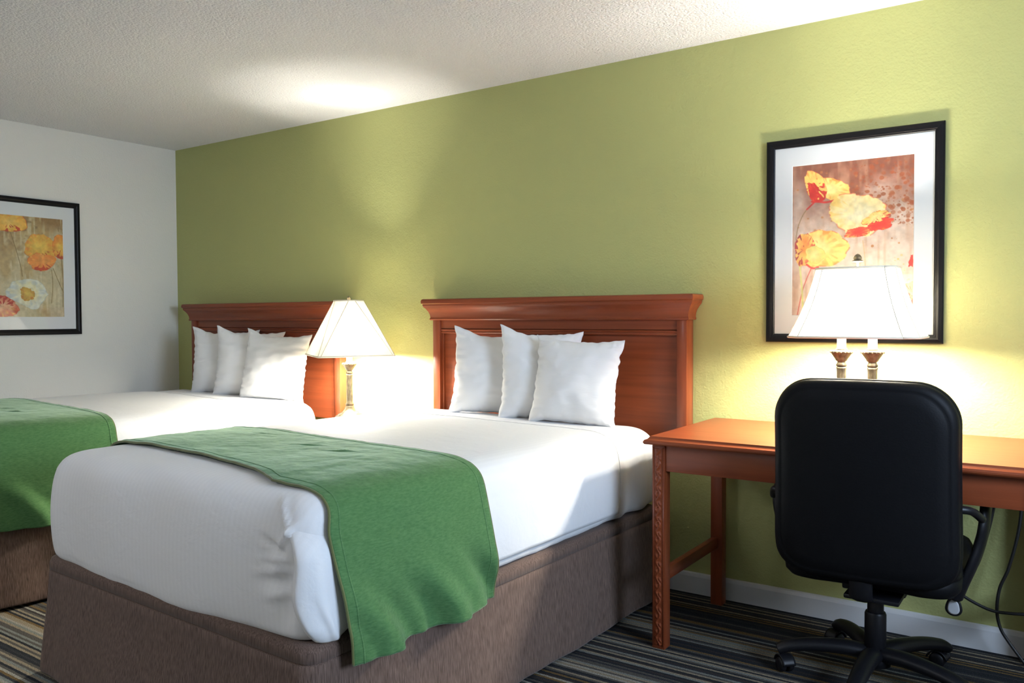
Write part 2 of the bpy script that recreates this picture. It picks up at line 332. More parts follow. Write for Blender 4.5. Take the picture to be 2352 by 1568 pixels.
# ------------------------------------------------------------------ beds
HW, L = .703, 1.935
SIDE = [(.050, .412), (.022, .414), (.008, .425), (.001, .445), (-.004, .49), (-.006, .54), (-.005, .59), (-.001, .635), (.005, .670), (.015, .700), (.032, .724), (.058, .742), (.095, .753), (.145, .758), (.22, .760)]
def resample(P, step):
    out = [P[0]]
    for a, b in zip(P[:-1], P[1:]):
        n = max(1, int(math.hypot(b[0]-a[0], b[1]-a[1])/step))
        out += [(a[0]+(b[0]-a[0])*i/n, a[1]+(b[1]-a[1])*i/n) for i in range(1, n+1)]
    return out
def catmull(P, k=5):
    return [(v.x, v.y) for v in smoothpath([(a, b, 0) for a, b in P], k)]
def rise(y): return .018*ss(-y, .5, 1.6)
def gauss(x, s): return math.exp(-(x/s)**2)
def bed(name, label, xc, yc, rz):
    t = thing(name, label, 'bed', (xc, yc, 0), rz)
    prof = resample(catmull(SIDE), .012)+[(i*.03+.22, .760+.003*ss(i, 0, 10)) for i in range(1, 16)]+[(.688, .764)]
    V, Fc = ringsolid(HW, L/2, .085, prof, nc=12, ex=100, ey=150)
    out = []
    for (x, y, z) in V:
        yy = y-L/2                                  # 0 at head, -L at foot
        side = 1 if z > .41 and z < .72 else 0
        d = Vector((0, 0, 0))
        ax = abs(x)/HW
        # soft undulation of the sheet over the whole mattress
        w = nz(x*2.2, yy*2.2, z*3)*.007+nz(x*7, yy*3, z*5)*.0018
        top = ss(z, .70, .755)
        d.z += top*w+rise(yy)*ss(z, .45, .755)
        # pulled wrinkles on the faces: run from the lower edge up
        if z < .74:
            k = (1-top)
            if yy < -L+.06:      # foot face
                d.y -= k*(nz(x*3, 7, z*2)*.010+nz(x*14, 3, z*1.5)*.002*ss(.6-z, 0, .2))
                # puckers beside the mitred corner
                u = x-(HW-.13)
                for (px, pz, sx, sz, am, tl) in ((.0, .60, .055, .008, .014, .12), (-.01, .628, .045, .008, -.014, -.3), (.0, .575, .060, .007, .014, .15), (.035, .655, .030, .012, .017, 1.1), (-.01, .548, .055, .008, -.011, .1), (.03, .69, .06, .009, .013, -.9), (.01, .520, .05, .009, .010, .2), (-.03, .590, .03, .03, -.010, .2), (.05, .62, .02, .03, .012, .5)):
                    dz = (z-pz)-tl*(u-px); d.y -= am*gauss(u-px, sx)*gauss(dz, sz)
                d.y += .016*gauss(x-(HW-.085), .03)*ss(.68-z, 0, .10)*ss(z, .42, .50)   # hollow beside the corner flap
            if x > HW-.06:
                d.x += k*(nz(5, yy*4, z*2)*.008+nz(8, yy*22, z*2.5)*.0030*ss(.6-z, 0, .15))
                if yy > -.55: d.x += k*.010*math.sin(yy*34+z*3)*ss(yy, -.55, -.35)
            if x < -HW+.06: d.x -= k*nz(1, yy*4, z*2)*.008
        # foot half sags, bottom hem waves
        if z < .45: d.z += .003*math.sin(yy*5+x*4)+nz(x*6, yy*6)*.004
        if yy < -L+.25: d.z -= .034*math.sin(PI*min(1, max(0, (x+HW)/(2*HW)))**.7)*ss(-L+.25-yy, 0, .2)*ss(.60-z, 0, .15)
        out.append((x+d.x, yy+d.y, z+d.z))
    m = link('mattress', out, Fc, SHEET, t)
    # gathered sheet corner hanging at the foot on the window side
    def peri(q, ins, off):
        """point near the foot/right corner: q metres along the outline, 0 at the corner apex, + toward the head"""
        r = max(.085-ins*.6, .01); cx, cy = HW-ins-r, -L+ins+r; q0 = r*PI/4; rr = r+off
        if q > q0: return (cx+rr, cy+(q-q0))
        if q < -q0: return (cx-(-q0-q), cy-rr)
        a = -PI/4+q/r; return (cx+rr*math.cos(a), cy+rr*math.sin(a))
    zz = [(z, i) for i, z in catmull(SIDE)]; zz.sort()
    def flap(u, v):
        z = .708-(.708-.418)*v
        ins = float(np.interp(z, [a for a, b in zz], [b for a, b in zz]))
        qe = -.070+.060*v**.8+.012*math.sin(v*7)              # free edge
        q = qe+(.20-qe)*u
        grow = ss(v, 0, .30)
        off = -.0045+.008*ss(v, 0, .22)+grow*(.020*math.exp(-((u-.08)/.22)**2)+.007*math.sin(u*9+v*3)*(1-u)*v)
        off *= 1-.45*ss(v, .88, 1)
        off -= grow*.012*math.exp(-(u/.03)**2)
        off += .008*grow*math.exp(-((u-.20-.1*v)/.05)**2)*ss(v, .3, .8)
        x, y = peri(q, ins, off); x += .008*(1 if u < 1 else 0)*(1-u)*grow
        return (x, y, z-(.012*math.sin(u*7)*ss(v, .85, 1)))
    o = link('sheet_corner', *grid(70, 60, flap), SHEET, m); solidify(o, .003, 1)
    # box spring cover / bed skirt
    P = [(.35, .400), (.06, .405), (.022, .407), (.006, .400), (.000, .385), (.000, .362), (.0055, .359), (-.001, .356), (-.002, .30), (-.006, .20), (-.010, .10), (-.014, .02), (-.012, .014), (.0, .014)]
    prof = resample(P[:2], .3)[:-1]+resample(P[1:], .02)
    V, Fc = ringsolid(HW, L/2, .05, prof, nc=8, ex=110, ey=150); out = []
    for (x, y, z) in V:
        yy = y-L/2; k = ss(.40-z, 0, .4)
        n = nz(x*3+3, yy*3, z*.8)*.016*k+math.sin((x if yy < -L+.05 else yy)*21+nz(x*2, yy*2)*3)*.0045*k
        dx = dy = 0
        if yy < -L+.03: dy = -n-.022*k*(1 if abs(x) < HW+.1 else 0)
        if abs(x) > HW-.02: dx = math.copysign(n, x)
        # corner split: crease
        if yy < -L+.12 and z < .40: dx -= math.copysign(.012*gauss(yy+L-.04, .012)*k, x)*(abs(x) > HW-.03)
        out.append((x+dx, yy+dy, z+(.004*math.sin(yy*9+x*6)*ss(.1-z, 0, .1))))
    link('bed_skirt', out, Fc, LINEN, t)
    # top sheet layer, turned edge near the pillows
    o = link('top_sheet', *wrap(-.39, -1.45, .0035, 150, 70, hang=0, edge=lambda s: .012*math.sin(s*5)), SHEET, t); solidify(o, .003, 1)
    o = link('hem', *tube([Vector(wrap_point(s, -.39-.012*math.sin(s*5)*0, .007)) for s in np.linspace(.03, .97, 90)], .0018, 6), SHEET, t)
    return t
# cross-section path of the mattress, left lower edge -> over the top -> right lower edge
INS_I = [i for i, z in SIDE[6:]]; INS_Z = [z for i, z in SIDE[6:]]
_half = resample(catmull(SIDE[3:]), .01)
_sec = [(HW-i, z) for i, z in _half]
SEC = [(-x, z) for x, z in _sec]+[(-.45+.9*i/60, .7625) for i in range(1, 60)]+_sec[::-1]
_cum = [0]
for a, b in zip(SEC[:-1], SEC[1:]): _cum.append(_cum[-1]+math.hypot(b[0]-a[0], b[1]-a[1]))
def sec(s):
    d = max(0, min(1, s))*_cum[-1]
    import bisect
    i = min(max(bisect.bisect(_cum, d)-1, 0), len(SEC)-2); k = (d-_cum[i])/max(1e-9, _cum[i+1]-_cum[i])
    a, b = SEC[i], SEC[i+1]; x = a[0]+(b[0]-a[0])*k; z = a[1]+(b[1]-a[1])*k
    l = math.hypot(b[0]-a[0], b[1]-a[1]) or 1; return x, z, (-(b[1]-a[1])/l, (b[0]-a[0])/l)
def wrap_point(s, y, off):
    x, z, n = sec(s); w = nz(x*2.2, y*2.2, z*3)*.007+nz(x*7, y*3, z*5)*.0018; top = ss(z, .70, .755)
    face = (1-top)*nz(5, y*4, z*2)*.008 if x > 0 else 0
    return (x+n[0]*off+(abs(face)+.002 if x > HW-.06 else 0)*1, y, z+n[1]*off+top*w+rise(y)*ss(z, .45, .755))
def wrap(ya, yb, off, ns, nt_, hang=0, edge=None):
    def f(u, v):
        y = ya+(yb-ya)*v
        return wrap_point(u, y, off+.004*ss(1-abs(v-.5)*2, 0, .05)*0)
    return grid(ns, nt_, f)

bedA = bed('bed', 'nearer double bed with white sheets and brown skirt, in front of the desk-side headboard', 3.035, -.110, math.radians(-1.9))
bedB = bed('bed', 'far double bed beside the left white wall, mostly hidden behind the nearer bed', .950, -.135, math.radians(-4.3))

# ------------------------------------------------------------------ green runners
def runner(label, xc, yc, rz, seed, shift=0):
    t = thing('bed_runner', label, 'bed runner', (xc, yc, .343), rz, 'green velvet runners across the beds')
    drop = .100
    tot = _cum[-1]; full = tot+2*drop
    def P(u, v, off=.009, push=0):
        d = u*full
        h = 0; sgn = 0
        if d < drop: h = drop-d; sgn = -1; s = 0
        elif d > full-drop: h = d-(full-drop); sgn = 1; s = 1
        else: s = (d-drop)/tot
        x, z, n = sec(s)
        low = ss(.70-z+h, 0, .38)                   # 0 on top, 1 at the hem
        xs = x if x > 0 or z > .74 else -HW
        if z > .757: ya, yb = np.interp(x, (-.66, .45), (-1.205, -1.245)), np.interp(x, (-.66, -.3, -.1, .1, .25, .37, .45), (-1.71, -1.716, -1.727, -1.750, -1.778, -1.812, -1.845))
        elif x > 0: q = ss(.757-z, 0, .10); ya, yb = -1.245-.005*q+.030*low, -1.845-.032*ss(.757-z, -.004, .10)+.045*low
        else: ya, yb = -1.205, -1.71
        y = ya+(yb-ya)*v+shift
        p = list(wrap_point(s, y, off))
        if sgn: p[2] -= h
        ins = max(.001, y+L); p[2] -= ss(z, .70, .755)*max(0, .760-float(np.interp(ins, INS_I, INS_Z)))
        if ins < .085 and abs(x) > .4: p[0] -= math.copysign(.085-math.sqrt(.085**2-(.085-ins)**2), x)*ss(abs(x), .5, .66)
        # the hanging end swings out and fans toward the foot
        fan = low*(.9 if x > 0 else .6)
        if low > 0:
            ph = v*(1-.0*low)
            k = v+.30*low
            wav = .026*math.sin((k*1.9+seed)*2*PI)+.010*math.sin((k*4.7+seed*2)*2*PI)+.0035*nz(k*12, low*1.5, seed)
            hem = .0022*math.sin(v*2*PI*11+seed+2*nz(v*6, seed))*ss(low, .93, 1)
            p[0] += math.copysign(low*.036+low*wav*ss(low, .05, .9)+hem, x)
        if z > .74:
            p[2] += .0022*nz(x*9+seed, y*14)+ .0012*nz(x*30, y*30)
            for (cx, cy, am) in ((.08, -1.40, .0035), (.27, -1.43, .0045), (-.28, -1.33, .002)):
                dx = x-cx; dy = (y-cy)-.25*dx; p[2] += am*gauss(dx, .045)*gauss(dy, .008)-am*.6*gauss(dx, .045)*gauss(dy+.014, .008)
        p[2] -= .343
        if push: p[0] += push*n[0]; p[2] += push*n[1]
        return Vector(p)
    o = link('cloth', *grid(330, 110, lambda u, v: P(u, v)), VELVET, t); solidify(o, .006, 1)
    for v0 in (0.0, 1.0):
        link('piping', *tube([P(u, v0, .0115) for u in np.linspace(0, 1, 260)], .0042, 8), PIPING, t)
        v1 = .045 if v0 == 0 else .955
        link('hem_seam', *tube([P(u, v1, .0130) for u in np.linspace(0, 1, 260)], .0036, 6), VELVET, t)
    return t
runner('green velvet runner across the foot of the nearer bed, its end hanging toward the desk', 3.035, -.110, math.radians(-1.9), .12)
runner('green velvet runner on the far bed at the left edge, partly behind the nearer bed', .950, -.135, math.radians(-4.3), .55, .075)

# ------------------------------------------------------------------ pillows
def pillow(label, loc, w, h, th, lean, rz, roll, seed, group, tip=(1, 1, 1, 1)):
    t = None
    n = 64; V = []; Fc = []
    def shape(u, v, side):
        # outline pulled to four points, edges slightly hollow
        cu, cv = abs(u), abs(v)
        ex = w/2*(1-.060*(1-cv**2)*(.4+.6*cu)); ez = h/2*(1-.055*(1-cu**2)*(.4+.6*cv))
        crn = (cu*cv)**7
        x = u*ex*(1+.05*crn); z = v*ez*(1+.05*crn)
        body = ((1-cu**2.6)*(1-cv**2.6))**.55
        sag = 1-.22*v
        y = side*th/2*body*sag
        edge = 1-body
        # gathers running in from the side seams and soft creases over the face
        g = math.sin(v*34+seed*3+nz(v*4, seed)*5)*.0048*math.exp(-((1-cu)/.20)**2)
        g += math.sin(u*30+seed+nz(u*4, seed)*5)*.0026*math.exp(-((1-cv)/.14)**2)
        g += nz(u*1.6+seed, v*1.6, side)*.012*body+nz(u*4+seed, v*6, side*3)*.005*body
        y += side*g*min(1, body*3)
        x += edge*nz(seed, v*9)*.007; z += edge*nz(u*7, seed)*.005
        return x, y, z
    def face(side):
        return grid(n, n, lambda a, b: shape(math.sin((a-.5)*PI*.999), math.sin((b-.5)*PI*.999), side))
    V, Fc = merge(face(1), face(-1))
    out = []
    for (x, y, z) in V:
        k = (x > 0), (z > 0)
        if x < 0 and z > 0: z += .030*ss(-x/w*2, .35, 1)*ss(z/h*2, .2, 1)*tip[0]
        out.append((x, y, z+h/2))
    M = Matrix.Rotation(rz, 4, 'Z') @ Matrix.Rotation(lean, 4, 'X') @ Matrix.Rotation(roll, 4, 'Y')
    o = link('pillow', [tuple(M @ Vector(p)) for p in out], Fc, PILLOW); o.location = loc
    o['label'] = label; o['category'] = 'pillow'; o['group'] = group
    # welt along the seam
    pts = []
    for q in range(4):
        for i in range(40):
            s = -1+2*i/40
            u, v = [(s, 1), (1, -s), (-s, -1), (-1, s)][q]
            x, y, z = shape(u, v, 1)
            if x < 0 and z > 0: z += .030*ss(-x/w*2, .35, 1)*ss(z/h*2, .2, 1)*tip[0]
            pts.append(M @ Vector((x, 0, z+h/2)))
    pts.append(pts[0]); link('seam', *tube(pts, .002, 6), PILLOW, o)
    return o
gA, gB = 'pillows standing on the nearer bed', 'pillows standing on the far bed'
d = math.radians
pillow('white pillow on the nearer bed, leftmost of its three', (2.905, -.225, .754), .44, .385, .15, d(-8), d(24), d(3), 1.3, gA)
pillow('white pillow on the nearer bed, middle one leaning behind the rightmost', (3.185, -.255, .754), .37, .40, .15, d(-9), d(30), d(1), 2.7, gA)
pillow('white square pillow on the nearer bed, in front and rightmost beside the desk', (3.40, -.335, .755), .40, .375, .15, d(-12), d(8), d(2), 4.4, gA, tip=(.2, 1, 1, 1))
pillow('white pillow on the far bed, leftmost and nearest the white wall', (.81, -.225, .752), .44, .39, .15, d(-8), d(24), d(-1), 6.1, gB)
pillow('white pillow on the far bed, middle of its three', (1.06, -.245, .752), .42, .39, .15, d(-9), d(28), d(1), 7.7, gB)
pillow('white pillow on the far bed, rightmost and brightly lit beside the pyramid lampshade', (1.35, -.300, .746), .45, .385, .15, d(-12), d(12), d(1), 9.2, gB)

# ------------------------------------------------------------------ nightstand
ns = thing('nightstand', 'cherry wood nightstand between the two beds under the small lamp', 'nightstand', (2.04, -.21, 0))
link('body', *box(-.21, .21, -.19, .20,   .06, .622, .004), WOOD_Z, ns, angle=30)
link('top', *stack([(-.215, .215, -.205, .19, .622), (-.225, .225, -.215, .19, .629), (-.225, .225, -.215, .19, .648), (-.215, .215, -.205, .19, .655)]), WOOD_X, ns, smooth=False)
for z in (.36, .51):
    dr = link('drawer', *box(-.185, .185, -.205, -.188, z-.06, z+.06, .004), WOOD_X, ns, angle=30)
    link('knob', *lathe([(.006, 0), (.006, .012), (.014, .018), (.015, .024), (.009, .03)], 16), BRASS, dr).matrix_local = Matrix.Translation((0, -.205, z)) @ Matrix.Rotation(PI/2, 4, 'X')
for sx in (-1, 1):
    for sy in (-.17, .18): link('leg', *box(sx*.19-.02, sx*.19+.02, sy-.02, sy+.02, 0, .06, .003), WOOD_Z, ns, angle=30)

# ------------------------------------------------------------------ lamps
def bulb_light(name, loc, power, rad, parent):
    l = bpy.data.lights.new(name, 'POINT'); l.energy = power; l.color = (1, .955, .86); l.shadow_soft_size = rad
    o = bpy.data.objects.new(name, l); COL.objects.link(o); o.location = loc; o.parent = parent; return o
def cup_prof():  # candle-cup under the socket: z from 0 to .060
    return [(.012, 0), (.017, .002), (.019, .008), (.015, .014), (.014, .020), (.020, .024), (.021, .028), (.024, .034), (.033, .048), (.038, .052), (.040, .056), (.038, .060), (.020, .062)]
def beads(r, z, c, n=18, s=.0032):
    out = []
    for i in range(n):
        a = 2*PI*i/n; out.append(lathe([(.0005, -s), (s*.8, -s*.6), (s, 0), (s*.8, s*.6), (.0005, s)], 8, (c[0]+r*math.cos(a), c[1]+r*math.sin(a), c[2]+z)))
    return merge(*out)
def column(parent, x, zb, zt):
    """column from zb to zt with collar, cup and neck on top"""
    c = (x, 0, 0)
    link('column', *lathe([(.021, zb), (.022, zb+.008), (.0175, zb+.014), (.0165, zb+.03), (.0155, zt-.02), (.0165, zt-.008), (.019, zt)], 48, c, flute=lambda a, z: .035*math.cos(a*12) if zb+.03 < z+.001 < zt else 0), BRASS, parent)
    cu = link('candle_cup', *lathe([(r, zt+z) for r, z in cup_prof()], 40, c, flute=lambda a, z: .04*math.cos(a*20) if zt+.03 < z < zt+.05 else 0), BRASS, parent)
    link('bead_ring', *beads(.0375, zt+.0535, c), BRASS, cu)
    link('neck', *lathe([(.020, zt+.062), (.0205, zt+.066), (.016, zt+.069), (.0155, zt+.125), (.012, zt+.13)], 24, c), BRASS, parent)
def finial(parent, z, s=1):
    link('finial', *lathe([(.004, z-.05), (.004, z-.006), (.016*s, z-.004), (.016*s, z), (.011*s, z+.003), (.0125*s, z+.010), (.010*s, z+.017), (.006*s, z+.022), (.001, z+.025)], 20), BRASS, parent)
def bulb(parent, x, z):
    link('bulb', *lathe([(.012, z-.05), (.013, z-.03), (.022, z-.012), (.029, z+.008), (.028, z+.022), (.018, z+.036), (.004, z+.042)], 24, (x, 0, 0)), WHITEPL, parent)

# small lamp on the nightstand
lp = thing('table_lamp', 'brass table lamp with a cream pyramid shade between the two beds', 'lamp', (2.003, -.30, .655), math.radians(58))
link('base', *lathe([(.076, 0), (.082, .006), (.082, .022), (.080, .036), (.074, .046), (.066, .049), (.064, .054), (.052, .060), (.038, .068), (.028, .080), (.022, .094), (.019, .103)], 48, flute=lambda a, z: .012*math.cos(a*24) if z < .012 else 0), BRASS, lp)
column(lp, 0, .101, .268)
def pyramid_shade(parent, zb, zt, wb, wt):
    # bottom square with tiny cut corners; top octagon whose plain sides are narrow and pleated corners wide
    def ring(hw, cut): return [(hw-cut, -hw), (hw, -hw+cut), (hw, hw-cut), (hw-cut, hw), (-hw+cut, hw), (-hw, hw-cut), (-hw, -hw+cut), (-hw+cut, -hw)]
    b = ring(wb/2, .012); tp = ring(wt/2, wt/2*.78)
    tp = [(x*.98, y*.98) for x, y in tp]
    plain, pleat = [], []
    for i in range(8):
        j = (i+1) % 8; a, c, e, g = b[i], b[j], tp[i], tp[j]; isp = i % 2 == 0
        n = 29 if isp else 2
        nx, ny = (a[1]-c[1]), (c[0]-a[0]); ll = math.hypot(nx, ny) or 1; nx, ny = -nx/ll, -ny/ll
        def fn(u, v, a=a, c=c, e=e, g=g, isp=isp, nx=nx, ny=ny):
            lx, ly = a[0]+(c[0]-a[0])*u, a[1]+(c[1]-a[1])*u; hx, hy = e[0]+(g[0]-e[0])*u, e[1]+(g[1]-e[1])*u
            w = .0026*(1 if round(u*28) % 2 else -1)*v if isp else 0
            return (lx+(hx-lx)*v+nx*w, ly+(hy-ly)*v+ny*w, zb+(zt-zb)*v)
        (pleat if isp else plain).append(grid(n, 12, fn))
    s = link('lamp_shade', *merge(*plain), SHADE_B, parent, smooth=False)
    link('pleated_corner', *merge(*pleat), SHADE_B, s, smooth=False)
    for (rg, z, nm) in ((b, zb, 'bottom_trim'), (tp, zt, 'top_trim')):
        pts = []
        for i in range(8):
            p, q = rg[i], rg[(i+1) % 8]; pts += [(p[0], p[1], z), ((p[0]+q[0])/2, (p[1]+q[1])/2, z)]
        pts.append(pts[0]); link(nm, *tube(pts, .004, 8), SHADE_TRIM, s)
    pts = []
    for i in range(8):
        link('seam_trim', *tube([(b[i][0], b[i][1], zb), (tp[i][0], tp[i][1], zt)], .0018, 6), SHADE_TRIM, s)
    link('spider', *merge(*[tube([(0, 0, zt-.008), (tp[i][0], tp[i][1], zt)], .0015, 6) for i in (0, 3, 5)]), BRASS, s)
    return s
pyramid_shade(lp, .371, .661, .40, .155)
finial(lp, .661, .8); bulb(lp, 0, .435)
link('harp', *tube(smoothpath([(0, 0, .39), (.055, 0, .45), (.06, 0, .53), (.03, 0, .62), (0, 0, .645), (-.03, 0, .62), (-.06, 0, .53), (-.055, 0, .45), (0, 0, .39)], 6), .0018, 6), BRASS, lp)
link('cord', *tube(smoothpath([(-.06, .02, .012), (-.10, .04, .018), (-.125, .01, .03), (-.10, -.05, .026), (-.13, -.07, .008), (-.09, -.09, .006), (-.05, -.085, .008), (-.11, -.02, .008), (-.16, .10, .006)], 8), .003, 8), WHITEPL, lp)
bulb_light('lamp_bulb_light', (0, 0, .432), 120, .07, lp)

# double lamp on the desk
LX, LY, LZ = 4.570, -.30, .787
dl = thing('table_lamp', 'double-column brass table lamp with a wide glowing shade on the desk', 'lamp', (LX, LY, LZ), 0)
link('base', *ringsolid(.11, .07, .06, [(0, 0), (-.003, .004), (0, .010), (.012, .016), (.02, .020), (.05, .026), (.065, .028)], nc=8, ex=6, ey=4), BRASS, dl)
for x in (-.0525, .0525): column(dl, x, .024, .252)
def wide_shade(parent, zb, zt, wb, db, wt, dt, cb, ct):
    def ring(w, d_, c): return [(w-c, -d_), (w, -d_+c), (w, d_-c), (w-c, d_), (-w+c, d_), (-w, d_-c), (-w, -d_+c), (-w+c, -d_)]
    b = ring(wb/2, db/2, cb); tp = ring(wt/2, dt/2, ct); V = []; Fc = []; nv = 10
    for j in range(nv):
        v = j/(nv-1); fl = -.010*math.sin(PI*v)
        for i in range(8):
            x = b[i][0]+(tp[i][0]-b[i][0])*v; y = b[i][1]+(tp[i][1]-b[i][1])*v; r = math.hypot(x, y)
            V.append((x*(1+fl/r), y*(1+fl/r), zb+(zt-zb)*v))
    for j in range(nv-1):
        for i in range(8): Fc.append((j*8+i, j*8+(i+1) % 8, (j+1)*8+(i+1) % 8, (j+1)*8+i))
    s = link('lamp_shade', V, Fc, SHADE, parent, smooth=False)
    for (rg, z, nm) in ((b, zb, 'bottom_trim'), (tp, zt, 'top_trim')):
        pts = []
        for i in range(8):
            p, q = rg[i], rg[(i+1) % 8]; pts += [(p[0], p[1], z), ((p[0]+q[0])/2, (p[1]+q[1])/2, z)]
        pts.append(pts[0]); link(nm, *tube(pts, .0045, 8), SHADE_TRIM, s)
    for i in range(8): link('seam_trim', *tube([V[j*8+i] for j in range(nv)], .002, 6), SHADE_TRIM, s)
    link('spider', *merge(*[tube([(0, 0, zt-.004), (tp[i][0], tp[i][1], zt)], .0015, 6) for i in (0, 3, 4, 7)]), BRASS, s)
wide_shade(dl, .362, .606, .436, .27, .265, .15, .045, .03)
link('stem', *tube([(0, 0, .38), (0, 0, .632)], .004, 10), BRASS, dl)
link('crossbar', *tube(smoothpath([(-.0525, 0, .375), (-.03, 0, .385), (0, 0, .388), (.03, 0, .385), (.0525, 0, .375)], 5), .005, 10), BRASS, dl)
finial(dl, .634, 1.15)
for x in (-.0525, .0525):
    bulb(dl, x, .43)
    bulb_light('lamp_bulb_light', (x*1.3, 0, .435), 62, .055, dl)

# ------------------------------------------------------------------ desk
dk = thing('desk', 'cherry wood writing desk against the green wall with carved front legs', 'desk', (3.918, 0, 0))
DW, DD, DH = 1.262, .69, .787
def dlv(o, z): return (-o+.02, DW-.02+o, -DD+.02-o, -.02, z)
link('tabletop', *stack([dlv(.004, DH-.030), (*dlv(.018, DH-.029),)[0:5], dlv(.022, DH-.024), dlv(.022, DH-.019), dlv(.018, DH-.013), dlv(.010, DH-.010), dlv(.006, DH-.006), dlv(.002, DH)]), WOOD_X, dk, smooth=True, angle=30)
LG = .050
def carved(x0, x1, z0, z1, y):
    W_, H_ = x1-x0, z1-z0; nu, nv = 21, int(H_/.0025)
    def f(u, v):
        z = z0+H_*v; x = (u-.5)*2; ph = z/.056*2*PI
        s = .55*math.sin(ph); d1 = abs(x-s*.8); h = math.exp(-(d1/.22)**2)
        lx = x+math.copysign(.45, math.cos(ph)); lz = ((z/.028+.25) % 1)-.5
        h = max(h, math.exp(-((lx+lz*.8)/.28)**2-(lz/.28)**2)*.9)
        h += .35*math.exp(-((x-.5*math.sin(ph*2+1))/.15)**2)
        e = min(1, (1-abs(x))/.12)
        return (x0+W_*u, y-.0045*h*e, z)
    return grid(nu, nv, f)
for (lx, ly, nm) in ((.035, -DD+.03, 'f'), (DW-.035-LG-.02, -DD+.03, 'f'), (.035, -.10, 'b'), (DW-.035-LG-.02, -.10, 'b')):
    if nm == 'f': lx = .020 if lx < .5 else DW-.020-LG
    else: lx = .030 if lx < .5 else DW-.030-LG
    g = link('leg', *box(lx, lx+LG, ly, ly+LG, 0, DH-.030, .0025), WOOD_Z, dk, angle=30)
    if nm == 'f':
        c = link('carved_panel', *carved(lx+.010, lx+LG-.010, .015, DH-.045, ly-.0005), WOOD_Z, g); solidify(c, .001, -1)
        for xx in (lx+.006, lx+LG-.006): link('bead', *tube([(xx, ly-.0005, .01), (xx, ly-.0005, DH-.04)], .0022, 8), WOOD_Z, g)
AZ = DH-.030-.098
link('apron', *box(.020+LG, DW-.020-LG, -DD+.036, -DD+.056, AZ, DH-.030, .002), WOOD_X, dk, angle=30)
link('apron', *box(.020+LG, DW-.020-LG, -.075, -.056, AZ, DH-.030, .002), WOOD_X, dk, angle=30)
for xx in (.032, DW-.052): link('apron', *box(xx, xx+.020, -DD+.03+LG, -.10, AZ, DH-.030, .002), WOOD_Y, dk, angle=30)
for xx in (.036, DW-.062): link('stretcher', *box(xx, xx+.026, -DD+.03+LG, -.10, .245, .290, .003), WOOD_Y, dk, angle=30)

pc = thing('power_cord', 'black power cord hanging behind the desk near its right leg', 'cord', (5.0, -.05, 0))
link('cord', *tube(smoothpath([(.075, -.04, .70), (.065, -.045, .50), (.035, -.05, .345), (.008, -.05, .265), (0, -.05, .187), (.010, -.05, .127), (.035, -.05, .082), (.09, -.06, .012)], 8), .0055, 10), CORD, pc)
link('cord_loop', *tube(smoothpath([(-.21, -.03, .30), (-.125, -.05, .228), (-.03, -.055, .185), (.04, -.05, .181), (.12, -.04, .19)], 8), .0055, 10), CORD, pc)

# ------------------------------------------------------------------ framed prints
def lin(c): c = np.asarray(c, float)/255; return np.where(c <= .04045, c/12.92, ((c+.055)/1.055)**2.4)
rng = np.random.RandomState(3)
def vnoise(X, Y, s, seed=0):
    r = np.random.RandomState(seed); G = r.rand(64, 64); x = (X*s) % 63; y = (Y*s) % 63
    i = x.astype(int); j = y.astype(int); fx = x-i; fy = y-j; fx = fx*fx*(3-2*fx); fy = fy*fy*(3-2*fy)
    i1 = (i+1) % 64; j1 = (j+1) % 64
    return (G[i, j]*(1-fx)*(1-fy)+G[i1, j]*fx*(1-fy)+G[i, j1]*(1-fx)*fy+G[i1, j1]*fx*fy)
def fbm(X, Y, s, seed=0, o=4):
    a = 0; w = 0
    for k in range(o): a = a+vnoise(X+k*3.1, Y+k*1.7, s*2**k, seed+k)*.5**k; w += .5**k
    return a/w
def paint_canvas(nu, nv, asp):
    v, u = np.meshgrid(np.linspace(0, 1, nv), np.linspace(0, 1, nu), indexing='ij'); return u, v*asp
def mixc(C, col, m): m = np.clip(m, 0, 1)[..., None]; return C*(1-m)+np.asarray(col, float)*m
def blob(C, X, Y, cx, cy, rx, ry, rot, cols, seed, rough=.22, red=None, redt=.5, lobes=3, streak=26):
    """a papery petal mass: noisy outline, radial streaks, red flare toward direction `red`"""
    c, s = math.cos(rot), math.sin(rot); dx = X-cx; dy = Y-cy
    a = (dx*c+dy*s)/rx; b = (-dx*s+dy*c)/ry; r = np.hypot(a, b); th = np.arctan2(b, a)
    edge = 1+rough*(fbm(np.cos(th)*.5+1+seed, np.sin(th)*.5+1, 3.5, seed)-.5)*2+.05*np.sin(th*lobes+seed)
    m = np.clip((edge-r)/.035, 0, 1)
    tex = fbm(X+seed, Y, 16, seed+5); st = vnoise(th*streak/6.28+10, r*2.2+seed, 1.6, seed+9)
    base = np.asarray(cols[0], float)+(np.asarray(cols[1], float)-np.asarray(cols[0], float))*np.clip(r*.9+(tex-.5)*1.2, 0, 1)[..., None]
    base = mixc(base, cols[2], np.clip((st-.60)*4, 0, .75)*np.clip(r*1.6-.5, 0, 1))
    if red is not None:
        g = (a*math.cos(red)+b*math.sin(red)); k = np.clip((g*.9+(st-.5)*1.4-redt)*5, 0, 1); base = mixc(base, cols[3], k*.95)
    rim = np.clip((r-edge+.07)/.05, 0, 1)*(fbm(X, Y, 22, seed+2) > .45); base = mixc(base, cols[3], rim*.7)
    return C*(1-m[..., None])+base*m[..., None]
